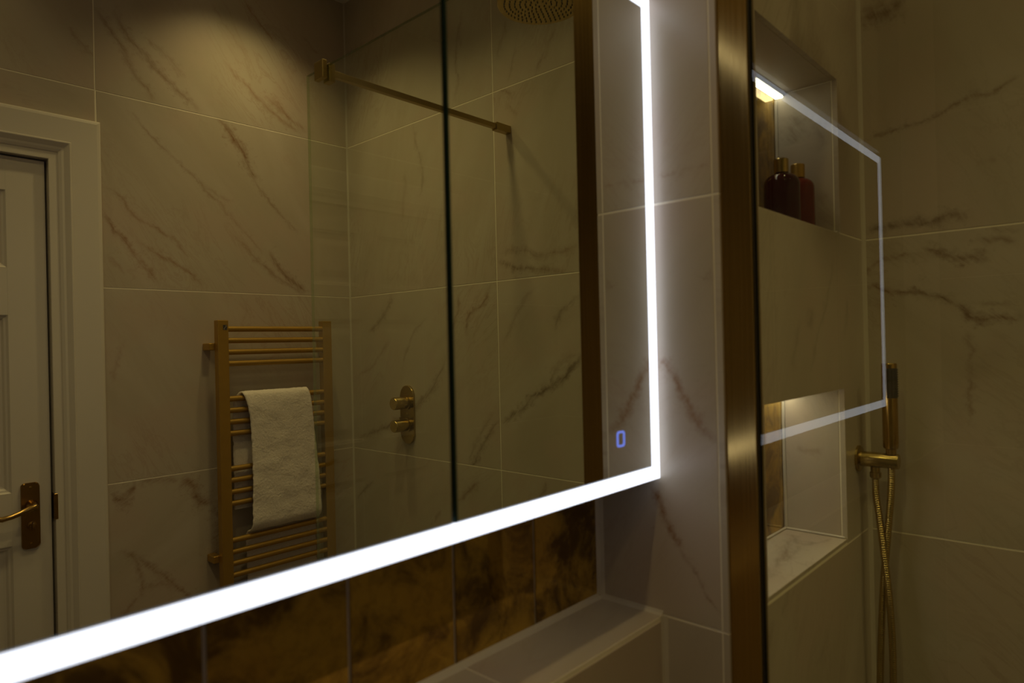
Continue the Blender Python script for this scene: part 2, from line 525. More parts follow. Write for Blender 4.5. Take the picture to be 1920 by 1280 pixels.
def make_antique():
    mt, nt, bs = mat_new('antique_amber_mirror')
    geo = N(nt, 'ShaderNodeNewGeometry')
    oi = N(nt, 'ShaderNodeObjectInfo')
    ad = N(nt, 'ShaderNodeVectorMath', operation='ADD')
    ml = N(nt, 'ShaderNodeMath', operation='MULTIPLY'); ml.inputs[1].default_value = 9.0
    nt.links.new(oi.outputs['Random'], ml.inputs[0])
    nt.links.new(geo.outputs['Position'], ad.inputs[0]); nt.links.new(ml.outputs[0], ad.inputs[1])
    n1 = noise_n(nt, ad.outputs[0], 12, 7, 0.68, 0.8)
    n2 = noise_n(nt, ad.outputs[0], 60, 5, 0.7, 0.3)
    n3 = noise_n(nt, ad.outputs[0], 5, 3)
    m1 = maprange(nt, n1.outputs['Fac'], 0.36, 0.60, 0.10, 1.0, True)
    m2 = maprange(nt, n2.outputs['Fac'], 0.30, 0.52, 0.6, 1.0)
    f = math_n(nt, 'MULTIPLY', m1, m2)
    hi = mixcol(nt, maprange(nt, n3.outputs['Fac'], .35, .65, 0, 1), (0.66, 0.44, 0.07), (0.54, 0.33, 0.045))
    nt.links.new(mixcol(nt, f, (0.11, 0.055, 0.012), hi), bs.inputs['Base Color'])
    bs.inputs['Metallic'].default_value = 0.66
    nt.links.new(maprange(nt, f, 0, 1, 0.14, 0.05), bs.inputs['Roughness'])
    bs.inputs['Coat Weight'].default_value = 0.25
    bs.inputs['Coat Roughness'].default_value = 0.02
    return mt
M['antique'] = make_antique()

# ------------------------------------------------------------------ tiles
TILE_T = 0.009
GAP = 0.0016
_mat_n = [0]
def in_rect(c, a0, a1, b0, b1, pad=0.03):
    xs = c[0::2]; zs = c[1::2]
    return a0 - pad < sum(xs) / len(xs) / 1000 < a1 + pad and b0 - pad < sum(zs) / len(zs) / 1000 < b1 + pad
def tile(parent, place, ax, poly, wall=None, angle=-0.9, rough=0.34, thick=TILE_T, mat=None, grain=0.3, name='tile'):
    """one tile with a polygon outline in wall coordinates"""
    a0 = min(p[0] for p in poly); a1 = max(p[0] for p in poly)
    b0 = min(p[1] for p in poly); b1 = max(p[1] for p in poly)
    if mat is None:
        _mat_n[0] += 1
        vs = [v for v in VEINS.get(wall, []) if in_rect(v[2], a0, a1, b0, b1, 0.0)]
        mat = marble('marble_tile_%d' % _mat_n[0], ax, vs, angle, _mat_n[0] * 0.73, rough, grain, wall in ('nib', 'back'))
    bm = bmesh.new()
    prism(bm, poly, place, thick, 0.0005)
    o = finish(name, bm, mat, parent)
    return o
def rect(a0, a1, b0, b1, g=GAP):
    return [(a0 + g, b0 + g), (a1 - g, b0 + g), (a1 - g, b1 - g), (a0 + g, b1 - g)]

PIECES = random.Random(4)
plain = {ax: [marble('plain_marble_%d_%d' % (ax, i), ax, [], -0.8 + 0.5 * i, 40 + ax * 3 + i, 0.34, 0.4) for i in range(2)] for ax in (0, 1, 2)}
def plain_mat(ax): return plain[ax][PIECES.randrange(2)]
BODY = 0.0007      # grout lies this far behind the tile face

# --- wall with the door (plane y = YO)
wall_back = tag(boxobj('wall_back', (XL - 0.1, -0.265, YO - 0.12, YO - BODY, 0, ZC), M['grout']), kind='structure')
def add_to(o, b):
    bm = bmesh.new(); bm.from_mesh(o.data); box(bm, *b); bm.to_mesh(o.data); bm.free()
DOOR_L, DOOR_R, DOOR_T = -0.255, 0.505, 1.981
bm = bmesh.new()
box(bm, XL - 0.1, DOOR_L - 0.035, YO - 0.12, YO - BODY, 0, ZC)
box(bm, DOOR_R + 0.035, XE + 0.1, YO - 0.12, YO - BODY, 0, ZC)
box(bm, DOOR_L - 0.035, DOOR_R + 0.035, YO - 0.12, YO - BODY, DOOR_T + 0.035, ZC)
bm.to_mesh(wall_back.data); bm.free()
pl_back = lambda a, b, d: Vector((a, YO - d, b))
ARCH_R, ARCH_L, ARCH_T = 0.643, -0.393, 2.119
for r in range(5):
    z0, z1 = ZJ[r], ZJ[r + 1]
    if r < 4:
        tile(wall_back, pl_back, 1, rect(ARCH_R - .008, XE, z0, z1), 'back', -0.95 if r > 1 else 0.5)
        tile(wall_back, pl_back, 1, rect(XL, ARCH_L + .008, z0, z1), mat=plain_mat(1))
        if r == 3:
            tile(wall_back, pl_back, 1, rect(ARCH_L + .008, 0.6334, ARCH_T - .006, z1), mat=plain_mat(1))
    else:
        tile(wall_back, pl_back, 1, rect(0.6334, XE, z0, z1), 'back', -0.95)
        tile(wall_back, pl_back, 1, rect(-0.267, 0.6334, z0, z1), 'back', -0.95)
        tile(wall_back, pl_back, 1, rect(XL, -0.267, z0, z1), mat=plain_mat(1))

# --- shower end wall (plane x = XE)
wall_right = tag(boxobj('wall_right', (XE + BODY, XE + 0.12, YO, 0.80, 0, ZC), M['grout']), kind='structure')
pl_right = lambda a, b, d: Vector((XE + d, a, b))
for r in range(5):
    for c0, c1 in ((YO, -0.4565), (-0.4565, YW)):
        tile(wall_right, pl_right, 0, rect(c0, c1, ZJ[r], ZJ[r + 1]), 'right', 0.75 if r < 3 else 1.2)

# --- partition with the two niches: body around the niche openings
NL, NR, NB = 0.993, 1.379, 0.53          # niche left, right, back
UZ0, UZ1, LZ0, LZ1 = 1.618, 1.9158, 1.027, 1.318
bm = bmesh.new()
yb0, yb1 = YW + BODY, 0.78
box(bm, XR + BODY, NL - .0008, yb0, yb1, 0, ZC)
box(bm, NR + .0008, XE + BODY, yb0, yb1, 0, ZC)
for z0, z1 in ((0, 1.020), (LZ1 + .004, UZ0 - .006), (UZ1 + .004, ZC)):
    box(bm, NL - .0008, NR + .0008, yb0, yb1, z0, z1)
box(bm, NL - .0008, NR + .0008, NB + .004, yb1, 1.020, LZ1 + .004)
box(bm, NL - .0008, NR + .0008, NB + .004, yb1, UZ0 - .006, UZ1 + .004)
wall_niche = tag(finish('wall_niche', bm, M['grout']), kind='structure')
pl_niche = lambda a, b, d: Vector((a, YW + d, b))
XW0 = XR
def u_tile(z0, z1, nz0, nz1, angle):
    g = GAP
    return [(XW0, z0 + g), (NL, z0 + g), (NL, nz1), (NR, nz1), (NR, z0 + g), (XE - g, z0 + g), (XE - g, z1 - g), (XW0, z1 - g)]
for r in range(5):
    z0, z1 = ZJ[r], ZJ[r + 1]
    if r == 2: poly = u_tile(z0, z1, LZ0, LZ1, 1.2)
    elif r == 3: poly = u_tile(z0, z1, UZ0, UZ1, 1.2)
    else: poly = [(XW0, z0 + GAP), (XE - GAP, z0 + GAP), (XE - GAP, z1 - GAP), (XW0, z1 - GAP)]
    tile(wall_niche, pl_niche, 1, poly, 'niche', 1.1, grain=0.35)
# niche linings
for z0, z1, shelf in ((LZ0, LZ1, True), (UZ0, UZ1, False)):
    zs = z0
    o = tile(wall_niche, lambda a, b, d: Vector((a, b, zs - d)), 2, rect(NL, NR, YW + .0004, NB, .0006), 'shelf', 0.4, thick=.0085, grain=0.9, name='shelf_tile')
    o = tile(wall_niche, lambda a, b, d: Vector((a, b, z1 + d)), 2, rect(NL, NR, YW + .009, NB, .0006), thick=.0035, mat=plain_mat(2), name='top_tile')
    tile(wall_niche, lambda a, b, d: Vector((NR + d, a, b)), 0, rect(YW + .0105, NB, z0, z1, .0012), 'nside', 1.0, thick=.0035, grain=0.9, name='side_tile')
    tile(wall_niche, lambda a, b, d: Vector((NL - d, a, b)), 0, rect(YW + .0105, NB, z0, z1, .0012), thick=.0035, mat=plain_mat(0), name='side_tile')
    w = (NR - NL) / 3
    for i in range(3):
        tile(wall_niche, lambda a, b, d: Vector((a, NB - .004 + d, b)), 1, rect(NL + i * w, NL + (i + 1) * w, z0, z1, .0012), mat=M['antique'], thick=.004, name='mirror_tile')
    boxobj('silicone_bead', (NR - .0045, NR, NB - .010, NB - .004, z0, z1 - .012), M['silicone'], wall_niche, .0015)
    boxobj('silicone_bead', (NL, NR, NB - .009, NB - .004, z0, z0 + .0045), M['silicone'], wall_niche, .0015)
    boxobj('silicone_bead', (NR - .0045, NR, YW + .004, NB - .004, z0, z0 + .0045), M['silicone'], wall_niche, .0015)

# --- recess behind the mirror: splashback, ledge, side faces
wall_front = tag(boxobj('wall_front', (XL - .1, XR + .02, YG + .0025, 0.78, 0, ZC), M['grout_grey']), kind='structure')
pl_gold = lambda a, b, d: Vector((a, YG + d, b))
xs = [0.856 - 0.1517 * i for i in range(13)] + [XL + .006]
for xa, xb in zip(xs[1:], xs):
    tile(wall_front, pl_gold, 1, rect(xa, xb, 1.018 + .003, 1.262, .0022), mat=M['antique'], thick=.004, name='mirror_tile')
bm = bmesh.new()
box(bm, XL - .003, XR + .003, YM + BODY, YG + .02, 0, 1.018 - BODY)
wall_ledge = tag(finish('wall_ledge', bm, M['grout']), kind='structure')
pl_ledge = lambda a, b, d: Vector((a, b, 1.018 - d))
for xa, xb in ((0.563, XR), (-0.04, 0.563), (-0.64, -0.04), (XL, -0.64)):
    tile(wall_ledge, pl_ledge, 2, rect(xa, xb, YM + .0002, YG, .0012), 'none', 0.3, thick=.006, grain=0.35)
pl_lfront = lambda a, b, d: Vector((a, YM + d, b))
for xa, xb in ((0.26, XR), (-0.64, 0.26), (XL, -0.64)):
    for r in (0, 1):
        tile(wall_ledge, pl_lfront, 1, rect(xa, xb, ZJ[r], ZJ[r + 1] - (.0062 if r == 1 else 0), .0012), 'none', 0.7, grain=0.35)
# side face next to the mirror (plane x = XR)
pl_nib = lambda a, b, d: Vector((XR + d, a, b))
for r in range(5):
    tile(wall_niche, pl_nib, 0, [(YW + TILE_T + .0022, ZJ[r] + GAP), (YG + .03, ZJ[r] + GAP), (YG + .03, ZJ[r + 1] - GAP), (YW + TILE_T + .0022, ZJ[r + 1] - GAP)], 'nib', -0.9, grain=0.2)
# wall above the cabinet and the matching side of the recess
wall_header = tag(boxobj('wall_header', (XML - .003, XR + .003, YM + BODY, YG + .02, 1.935, ZC), M['grout']), kind='structure')
for xa, xb in ((0.26, XR), (XML, 0.26)):
    for z0, z1 in ((1.935, 2.218), (2.218, ZC)):
        tile(wall_header, pl_lfront, 1, rect(xa, xb, z0, z1), mat=plain_mat(1))
for z0, z1 in ((1.262, 1.618), (1.618, 2.218), (2.218, ZC)):
    tile(wall_front, pl_gold, 1, rect(XL, XML, z0, z1), mat=plain_mat(1), thick=.004)
wall_left = tag(boxobj('wall_left', (XL - .12, XL - BODY, YO, 0.78, 0, ZC), M['grout']), kind='structure')
for r in range(5):
    for c0, c1 in ((YO, -0.4565), (-0.4565, YM)):
        tile(wall_left, lambda a, b, d: Vector((XL - d, a, b)), 0, rect(c0, c1, ZJ[r], ZJ[r + 1]), mat=plain_mat(0))
floor = tag(boxobj('floor', (XL - .12, XE + .12, YO - .12, 0.78, -0.12, -BODY), M['grout']), kind='structure')
nx, ny = 4, 3
for i in range(nx):
    for j in range(ny):
        xa = XL + (XE - XL) * i / nx; xb = XL + (XE - XL) * (i + 1) / nx
        ya = YO + (YM - YO) * j / ny; yb = YO + (YM - YO) * (j + 1) / ny
        tile(floor, lambda a, b, d: Vector((a, b, -d)), 2, rect(xa, xb, ya, yb), mat=M['floor_tile'])
ceiling = tag(boxobj('ceiling', (XL - .12, XE + .12, YO - .12, 0.78, ZC, ZC + .1), M['plaster']), kind='structure')
# silicone fillets in the corners: corner line, two leg directions, length
def bead(n, p, a, b, l, w=.006):
    p, a, b, l = Vector(p), Vector(a) * w, Vector(b) * w, Vector(l)
    bm = bmesh.new()
    k = .38
    sec = [p, p + a, p + a * k + b * k, p + b]
    v0 = [bm.verts.new(q) for q in sec]
    v1 = [bm.verts.new(q + l) for q in sec]
    bm.faces.new(v0); bm.faces.new(v1[::-1])
    for i in range(4):
        bm.faces.new((v0[i], v0[(i + 1) % 4], v1[(i + 1) % 4], v1[i]))
    tag(finish('trim_%d' % n, bm, M['silicone']), kind='structure')
bead(2, (XR, YG, 1.018), (-1, 0, 0), (0, -1, 0), (0, 0, .244), .009)
bead(3, (XL, YG, 1.018), (0, -1, 0), (0, 0, 1), (XR - XL, 0, 0), .007)
bead(4, (XR, YM, 1.018), (-1, 0, 0), (0, 0, 1), (0, YG - YM, 0), .006)
bead(5, (XR, YM, 0.0), (-1, 0, 0), (0, -1, 0), (0, 0, 1.018), .007)
bead(6, (XE, YW, 0.0), (-1, 0, 0), (0, -1, 0), (0, 0, ZC), .007)
bead(7, (XE, YO, 0.0), (-1, 0, 0), (0, 1, 0), (0, 0, ZC), .005)

# ------------------------------------------------------------------ door, frame, handle
door = struct_empty('door_1')
YD = YO - 0.008            # door face
def yb(*b): return b
STI = 0.097
cols = [(DOOR_L + STI, 0.077), (0.172, DOOR_R - STI)]
rows = [(0.23, 0.885), (1.033, 1.531), (1.665, 1.882)]
bm = bmesh.new()
XD = [DOOR_L + .003, cols[0][0], cols[0][1], cols[1][0], cols[1][1], DOOR_R - .003]
ZD = [0.008, rows[0][0], rows[0][1], rows[1][0], rows[1][1], rows[2][0], rows[2][1], DOOR_T - .003]
for x0, x1 in ((XD[0], XD[1]), (XD[2], XD[3]), (XD[4], XD[5])):
    box(bm, x0, x1, YD - .04, YD, ZD[0], ZD[7], .0012)
for z0, z1 in ((ZD[0], ZD[1]), (ZD[2], ZD[3]), (ZD[4], ZD[5]), (ZD[6], ZD[7])):
    for x0, x1 in ((XD[1] - .001, XD[2] + .001), (XD[3] - .001, XD[4] + .001)):
        box(bm, x0, x1, YD - .0395, YD - .0002, z0, z1)
finish('door_frame_boards', bm, M['paint'], door)
for x0, x1 in cols:
    for z0, z1 in rows:
        bm = bmesh.new()
        prev = None
        # moulding steps in, then the panel field rises again
        for ins, dep in ((-.001, 0.0), (.004, .0045), (.009, .006), (.014, .011), (.020, .0125), (.034, .0125), (.058, .0045), (.062, .004)):
            ring = [bm.verts.new((x, YD - dep, z)) for x, z in ((x0 + ins, z0 + ins), (x1 - ins, z0 + ins), (x1 - ins, z1 - ins), (x0 + ins, z1 - ins))]
            if prev:
                for k in range(4):
                    bm.faces.new((prev[k], prev[(k + 1) % 4], ring[(k + 1) % 4], ring[k]))
            prev = ring
        bm.faces.new(prev)
        finish('door_panel', bm, M['paint'], door)
boxobj('door_gap_shade', (DOOR_L - .03, DOOR_R + .03, YO - .118, YO - .075, 0.0, DOOR_T + .03), M['dark'], door)  # near-black sheet paints in the shade behind the gaps round the door
# handle: plate, lever, thumb turn
bm = bmesh.new()
def round_rect(cx, cz, w, h, r, n=6):
    pts = []
    for sx, sz, a0 in ((1, 1, 0), (-1, 1, 90), (-1, -1, 180), (1, -1, 270)):
        for k in range(n + 1):
            t = math.radians(a0 + 90 * k / n)
            pts.append((cx + sx * (w / 2 - r) + r * math.cos(t), cz + sz * (h / 2 - r) + r * math.sin(t)))
    return pts
prism(bm, round_rect(0.4505, 0.963, .044, .186, .011), lambda a, b, d: Vector((a, YD + .008 - d, b)), .008, .003)
hp = finish('handle_plate', bm, M['old_brass'], door)
bm = bmesh.new()
lathe(bm, [(0, 0), (.016, 0), (.016, .004), (.012, .010), (.010, .030), (.0095, .042), (0, .044)], (0.4525, YD + .008, 0.992), (0, 1, 0), 20)
tube(bm, [(0.4545, YD + .044, 0.993), (0.440, YD + .048, 0.990), (0.420, YD + .050, 0.983), (0.398, YD + .050, 0.976), (0.378, YD + .049, 0.973), (0.358, YD + .048, 0.977), (0.340, YD + .046, 0.984), (0.333, YD + .045, 0.985)],
     [.009, .0085, .0075, .007, .0075, .008, .0085, .006], 12)
finish('lever', bm, M['polished'], hp, True)
bm = bmesh.new()
lathe(bm, [(0, 0), (.011, 0), (.011, .004), (.007, .006), (.007, .012), (0, .013)], (0.4525, YD + .008, 0.936), (0, 1, 0), 18)
box(bm, 0.4495, 0.4555, YD + .019, YD + .033, 0.924, 0.948, .002, 2)
finish('thumb_turn', bm, M['old_brass'], hp, True)
for z in (1.043, 0.884):
    bm = bmesh.new()
    lathe(bm, [(0, 0), (.004, 0), (.0035, .0015), (0, .002)], (0.4505, YD + .0078, z), (0, 1, 0), 12)
    finish('screw', bm, M['polished'], hp, True)

trim = struct_empty('trim_1')
# architrave profile: distance outwards from the door opening, height proud of the wall
prof = [(.004, -.03), (.004, .010), (.024, .010), (.027, .013), (.034, .016), (.040, .0165), (.046, .020), (.053, .024), (.056, .024), (.058, .021), (.125, .021), (.132, .019), (.136, .015), (.138, -.002)]
bm = bmesh.new()
prev = None
for d, h in prof:
    y = YO + h
    path = [(DOOR_L - d, 0.0), (DOOR_L - d, DOOR_T + d), (DOOR_R + d, DOOR_T + d), (DOOR_R + d, 0.0)]
    ring = [bm.verts.new((x, y, z)) for x, z in path]
    if prev:
        for k in range(3):
            bm.faces.new((prev[k], prev[k + 1], ring[k + 1], ring[k]))
    prev = ring
finish('architrave', bm, M['paint'], trim)
bm = bmesh.new()
box(bm, DOOR_R + .003, DOOR_R + .036, YO - .12, YO + .0095, 0, DOOR_T + .003)
box(bm, DOOR_L - .036, DOOR_L - .003, YO - .12, YO + .0095, 0, DOOR_T + .003)
box(bm, DOOR_L - .036, DOOR_R + .036, YO - .12, YO + .0095, DOOR_T + .003, DOOR_T + .036)
finish('door_lining', bm, M['paint'], trim)
boxobj('strike_plate', (DOOR_R + .0005, DOOR_R + .0095, YO - .03, YO + .0108, 0.942, 1.016), M['old_brass'], trim, .001)

# ------------------------------------------------------------------ mirror cabinet with edge lighting
MZ0, MZ1 = 1.2185, 1.9199
cab = thing('mirror_cabinet', 'wide three-door mirror cabinet with a glowing white LED border above the ledge', 'mirror', (0.26, YM, MZ0))
def cabpart(o):
    o.parent = cab
    o.matrix_parent_inverse = Matrix.Translation(Vector(cab.location)).inverted()
    return o
cabpart(boxobj('carcass', (XML + .003, XR - .002, YM + .006, YG - .001, MZ0 + .001, MZ1 - .001), M['carcass']))
LW = 0.018
ex0, ex1 = XML + .001, XR - .0022
ix0, ix1, iz0, iz1 = ex0 + LW, ex1 - LW, MZ0 + LW, MZ1 - LW
def strip(poly):
    bm = bmesh.new()
    prism(bm, poly, lambda a, b, d: Vector((a, YM - .0008 + d, b)), .006)
    return cabpart(finish('led_strip', bm, M['led']))
strip([(ex0, MZ0), (ex1, MZ0), (ix1, iz0), (ix0, iz0)])
strip([(ex0, MZ1), (ex1, MZ1), (ix1, iz1), (ix0, iz1)])
strip([(ex1, MZ0), (ex1, MZ1), (ix1, iz1), (ix1, iz0)])
strip([(ex0, MZ0), (ex0, MZ1), (ix0, iz1), (ix0, iz0)])
SEAM = 0.0025
seams = [ix0 + .0008 - SEAM, 0.0556, 0.4556, ix1 - .0008 + SEAM]
for i in range(3):
    x0, x1 = seams[i] + SEAM, seams[i + 1] - SEAM
    bm = bmesh.new()
    z0, z1 = iz0 + .0008, iz1 - .0008
    e = .0018
    f = [bm.verts.new((x, YM, z)) for x, z in ((x0 + e, z0 + e), (x1 - e, z0 + e), (x1 - e, z1 - e), (x0 + e, z1 - e))]
    g = [bm.verts.new((x, YM + .0012, z)) for x, z in ((x0, z0), (x1, z0), (x1, z1), (x0, z1))]
    h = [bm.verts.new((v.co.x, YM + .006, v.co.z)) for v in g]
    bm.faces.new(f)
    bm.faces.new(h[::-1])
    for a, b in ((f, g), (g, h)):
        for k in range(4):
            fc = bm.faces.new((a[k], b[k], b[(k + 1) % 4], a[(k + 1) % 4]))
            fc.material_index = 1
    cabpart(finish('mirror_door', bm, [M['mirror'], M['glass_edge']]))
# touch symbol: rounded square outline
def round_rect(cx, cz, w, h, r, n=6):
    pts = []
    for sx, sz, a0 in ((1, 1, 0), (-1, 1, 90), (-1, -1, 180), (1, -1, 270)):
        for k in range(n + 1):
            t = math.radians(a0 + 90 * k / n)
            pts.append((cx + sx * (w / 2 - r) + r * math.cos(t), cz + sz * (h / 2 - r) + r * math.sin(t)))
    return pts
bm = bmesh.new()
o1 = round_rect(0.7595, 1.287, .0185, .0215, .0045)
o2 = round_rect(0.7595, 1.287, .0125, .0160, .0025)
ya, yb_ = YM - .0006, YM - .0001
R1 = [bm.verts.new((x, ya, z)) for x, z in o1]; R2 = [bm.verts.new((x, ya, z)) for x, z in o2]
R3 = [bm.verts.new((x, yb_, z)) for x, z in o1]; R4 = [bm.verts.new((x, yb_, z)) for x, z in o2]
n = len(o1)
for k in range(n):
    j = (k + 1) % n
    bm.faces.new((R1[k], R1[j], R2[j], R2[k])); bm.faces.new((R1[k], R3[k], R3[j], R1[j])); bm.faces.new((R2[k], R2[j], R4[j], R4[k]))
tb = cabpart(finish('touch_symbol', bm, M['led_blue']))
tb['label'] = 'glowing blue rounded square touch symbol'

# ------------------------------------------------------------------ glass shower screen
scr = thing('shower_screen', 'clear glass shower screen in a brushed brass wall profile with a brass support bar', 'shower screen', (0.875, YW, 0))
def part(root, o, label=None):
    o.parent = root
    o.matrix_parent_inverse = Matrix.Translation(Vector(root.location)).inverted()
    if label: o['label'] = label
    return o
GX, GF, GT = 0.877, -0.468, 2.093
gp = part(scr, boxobj('glass_pane', (GX - .004, GX + .004, GF, YW - .012, 0.012, GT), [M['glass'], M['glass_rim'], M['glass_edge_pale']]))
for p in gp.data.polygons:
    if abs(p.normal.z) > 0.5: p.material_index = 1
    elif abs(p.normal.y) > 0.5: p.material_index = 2
PX0, PX1, PY = 0.8642, 0.890, 0.3652
bm = bmesh.new()
prism(bm, [(PX0, YW), (PX0, PY), (GX - .0065, PY), (GX - .0065, YW - .010), (GX + .0065, YW - .010), (GX + .0065, PY), (PX1, PY), (PX1, YW)],
      lambda a, b, d: Vector((a, b, GT - d)), GT, 0.0)
part(scr, finish('wall_profile', bm, M['brass']))
for s in (-1, 1):
    part(scr, boxobj('seal', (GX + s * .0052 - .0011, GX + s * .0052 + .0011, PY - .0012, PY + .02, 0.012, GT), M['seal']))
BY, BZ = -0.392, 2.082
part(scr, boxobj('support_bar', (GX + .020, XE - .020, BY - .0075, BY + .0075, BZ - .0075, BZ + .0075), M['brass_bar'], None, .001))
bm = bmesh.new()
box(bm, GX - .017, GX - .0045, BY - .019, BY + .019, BZ - .022, BZ + .022, .0012)
cl = part(scr, finish('glass_clamp', bm, M['brass_bar']))
bm = bmesh.new()
box(bm, GX + .0045, GX + .021, BY - .014, BY + .014, BZ - .024, BZ + .020, .0012)
cl = part(scr, finish('glass_clamp', bm, M['brass_bar']))
part(scr, boxobj('bar_wall_mount', (XE - .062, XE - .0001, BY - .0115, BY + .0115, BZ - .0115, BZ + .0115), M['brass_bar'], None, .001))
part(scr, boxobj('floor_channel', (GX - .009, GX + .009, GF, YW - .04, 0.0, 0.012), M['brass']))

# ------------------------------------------------------------------ niche lights
for z1, nm in ((UZ1, 'white LED light bar under the top of the niche with the bottles'), (LZ1, 'white LED light bar under the top of the empty niche')):
    t = thing('led_light_bar', nm, 'light', ((NL + NR) / 2, NB - .02, z1))
    part(t, boxobj('channel', (NL + .002, NR - .002, NB - .024, NB - .0046, z1 - .0062, z1), M['alu']))
    part(t, boxobj('diffuser', (NL + .003, NR - .003, NB - .0225, NB - .006, z1 - .0095, z1 - .0060), M['niche_led' if z1 > 1.6 else 'niche_led_low'], None, .001))

# ------------------------------------------------------------------ bottles
def liquid(name, col, dark):
    mt, nt, bs = mat_new(name)
    tc = N(nt, 'ShaderNodeTexCoord')
    nz = noise_n(nt, tc.outputs['Object'], 30, 2)
    nt.links.new(mixcol(nt, nz.outputs['Fac'], dark, col), bs.inputs['Base Color'])
    bs.inputs['Roughness'].default_value = 0.07
    bs.inputs['Specular IOR Level'].default_value = 0.35
    bs.inputs['Subsurface Weight'].default_value = 0.15
    bs.inputs['Subsurface Radius'].default_value = (0.01, 0.002, 0.002)
    return mt
M['plum'] = liquid('plum_liquid', (0.060, 0.004, 0.014), (0.035, 0.003, 0.009))
M['ruby'] = liquid('ruby_liquid', (0.17, 0.018, 0.014), (0.12, 0.013, 0.010))
def bottle(x, y, z, r, h, cap_r, cap_h, mat, capmat, label, text=False):
    t = thing('toiletry_bottle', label, 'bottle', (x, y, z), 'bottles in the upper niche')
    body = h - cap_h
    pf = [(0, 0), (r * .9, 0), (r, .004)]
    sh = r - cap_r * .85
    zs = body - sh * 1.05
    pf += [(r, zs)]
    for k in range(1, 9):
        a = math.radians(90 * k / 8)
        pf.append((cap_r * .85 + sh * math.cos(a), zs + sh * math.sin(a)))
    pf += [(cap_r * .85, body + .002), (0, body + .002)]
    bm = bmesh.new(); lathe(bm, pf, (x, y, z), (0, 0, 1), 40)
    part(t, finish('bottle_body', bm, mat, None, True))
    bm = bmesh.new()
    lathe(bm, [(0, 0), (cap_r, 0), (cap_r, cap_h - .0015), (cap_r - .0015, cap_h), (0, cap_h)], (x, y, z + body + .0015), (0, 0, 1), 32)
    part(t, finish('cap', bm, capmat, None, True))
    return t
b1 = bottle(1.208, 0.452, UZ0, 0.0305, 0.119, 0.0125, 0.025, M['plum'], M['satin'], 'dark plum round-shouldered bottle with a gold cap in the niche')
b2 = bottle(1.318, 0.462, UZ0, 0.0290, 0.131, 0.0125, 0.026, M['ruby'], M['gold_paint'], 'ruby red bottle with a deep gold cap beside the plum bottle')

# ------------------------------------------------------------------ hand shower on its outlet elbow
HX, HZ = 1.458, 1.172
ou = thing('shower_outlet', 'brushed brass round wall outlet and holder beside the lower niche', 'shower holder', (HX, YW, HZ))
bm = bmesh.new()
lathe(bm, [(0, 0), (.026, 0), (.026, .004), (.024, .0055), (0, .0055)], (HX, YW, HZ), (0, -1, 0), 36)
part(ou, finish('flange', bm, M['satin'], None, True))
bm = bmesh.new()
lathe(bm, [(0, .004), (.0150, .004), (.0150, .071), (.0140, .073), (0, .073)], (HX, YW, HZ), (0, -1, 0), 28)
part(ou, finish('elbow_body', bm, M['satin'], None, True))
bm = bmesh.new()
lathe(bm, [(0, 0), (.0085, 0), (.0085, .010), (.0105, .011), (.0105, .020), (.008, .023), (0, .023)], (HX, YW - .031, HZ - .014), (0, 0, -1), 20)
part(ou, finish('hose_nut', bm, M['satin'], None, True))
hs = thing('hand_shower', 'slim brass stick hand shower with ribbed metal hose near the corner', 'hand shower', (HX, YW - .0595, HZ + .016))
HY = YW - .0595
bm = bmesh.new()
lathe(bm, [(0, 0), (.0095, 0), (.0095, .010), (.0128, .012), (.0138, .016), (.0138, .176), (.0128, .178), (0, .178)], (HX, HY, HZ + .0135), (0, 0, 1), 32)
hb = part(hs, finish('handle', bm, M['brass'], None, True))
# spray face set into the upper part, turned to the room
bm = bmesh.new()
fa = Vector((-0.55, -0.83, 0)).normalized()
sd = Vector((fa.y, -fa.x, 0))
cx = Vector((HX, HY, 0))
pv = None
for k in range(9):
    a = math.radians(-62 + 124 * k / 8)
    dvec = fa * math.cos(a) + sd * math.sin(a)
    q = [bm.verts.new(cx + dvec * .0142 + Vector((0, 0, z))) for z in (HZ + .124, HZ + .182)]
    if pv: bm.faces.new((pv[0], q[0], q[1], pv[1]))
    pv = q
sf = part(hs, finish('spray_face', bm, M['rubber'], None, True))
bm = bmesh.new()
for i in range(12):
    for k in range(5):
        a = math.radians(-48 + 96 * k / 4)
        dvec = fa * math.cos(a) + sd * math.sin(a)
        p = cx + dvec * .0142 + Vector((0, 0, HZ + .128 + i * .0046))
        lathe(bm, [(.0012, 0), (.0008, .0014), (0, .0014)], p, dvec, 6)
nzl = finish('nozzles', bm, M['rubber'], sf)
nzl['kind'] = 'stuff'
# hose: down from the nut, crossing, loop and back up to the handle
ctrl = [(HX, YW - .031, HZ - .036), (HX, YW - .031, HZ - .07), (HX - .001, YW - .036, 1.06), (HX - .006, YW - .045, 0.98), (HX - .006, YW - .052, 0.90), (HX, YW - .054, 0.80), (HX + .002, YW - .052, 0.66), (HX + .004, YW - .048, 0.56),
        (HX + .006, YW - .040, 0.515), (HX + .006, YW - .030, 0.52), (HX + .006, YW - .026, 0.58), (HX + .005, YW - .028, 0.70), (HX + .005, YW - .033, 0.82), (HX + .004, YW - .040, 0.93), (HX + .003, YW - .049, 1.02), (HX, YW - .057, 1.10), (HX, HY, HZ - .02), (HX, HY, HZ + .014)]
def spline(c, n=10):
    c = [Vector(p) for p in c]
    out = []
    for i in range(len(c) - 1):
        p0, p1, p2, p3 = c[max(i - 1, 0)], c[i], c[i + 1], c[min(i + 2, len(c) - 1)]
        for k in range(n):
            t = k / n
            out.append(0.5 * ((2 * p1) + (p2 - p0) * t + (2 * p0 - 5 * p1 + 4 * p2 - p3) * t * t + (3 * p1 - p0 - 3 * p2 + p3) * t ** 3))
    out.append(c[-1])
    return out
pts = spline(ctrl, 12)
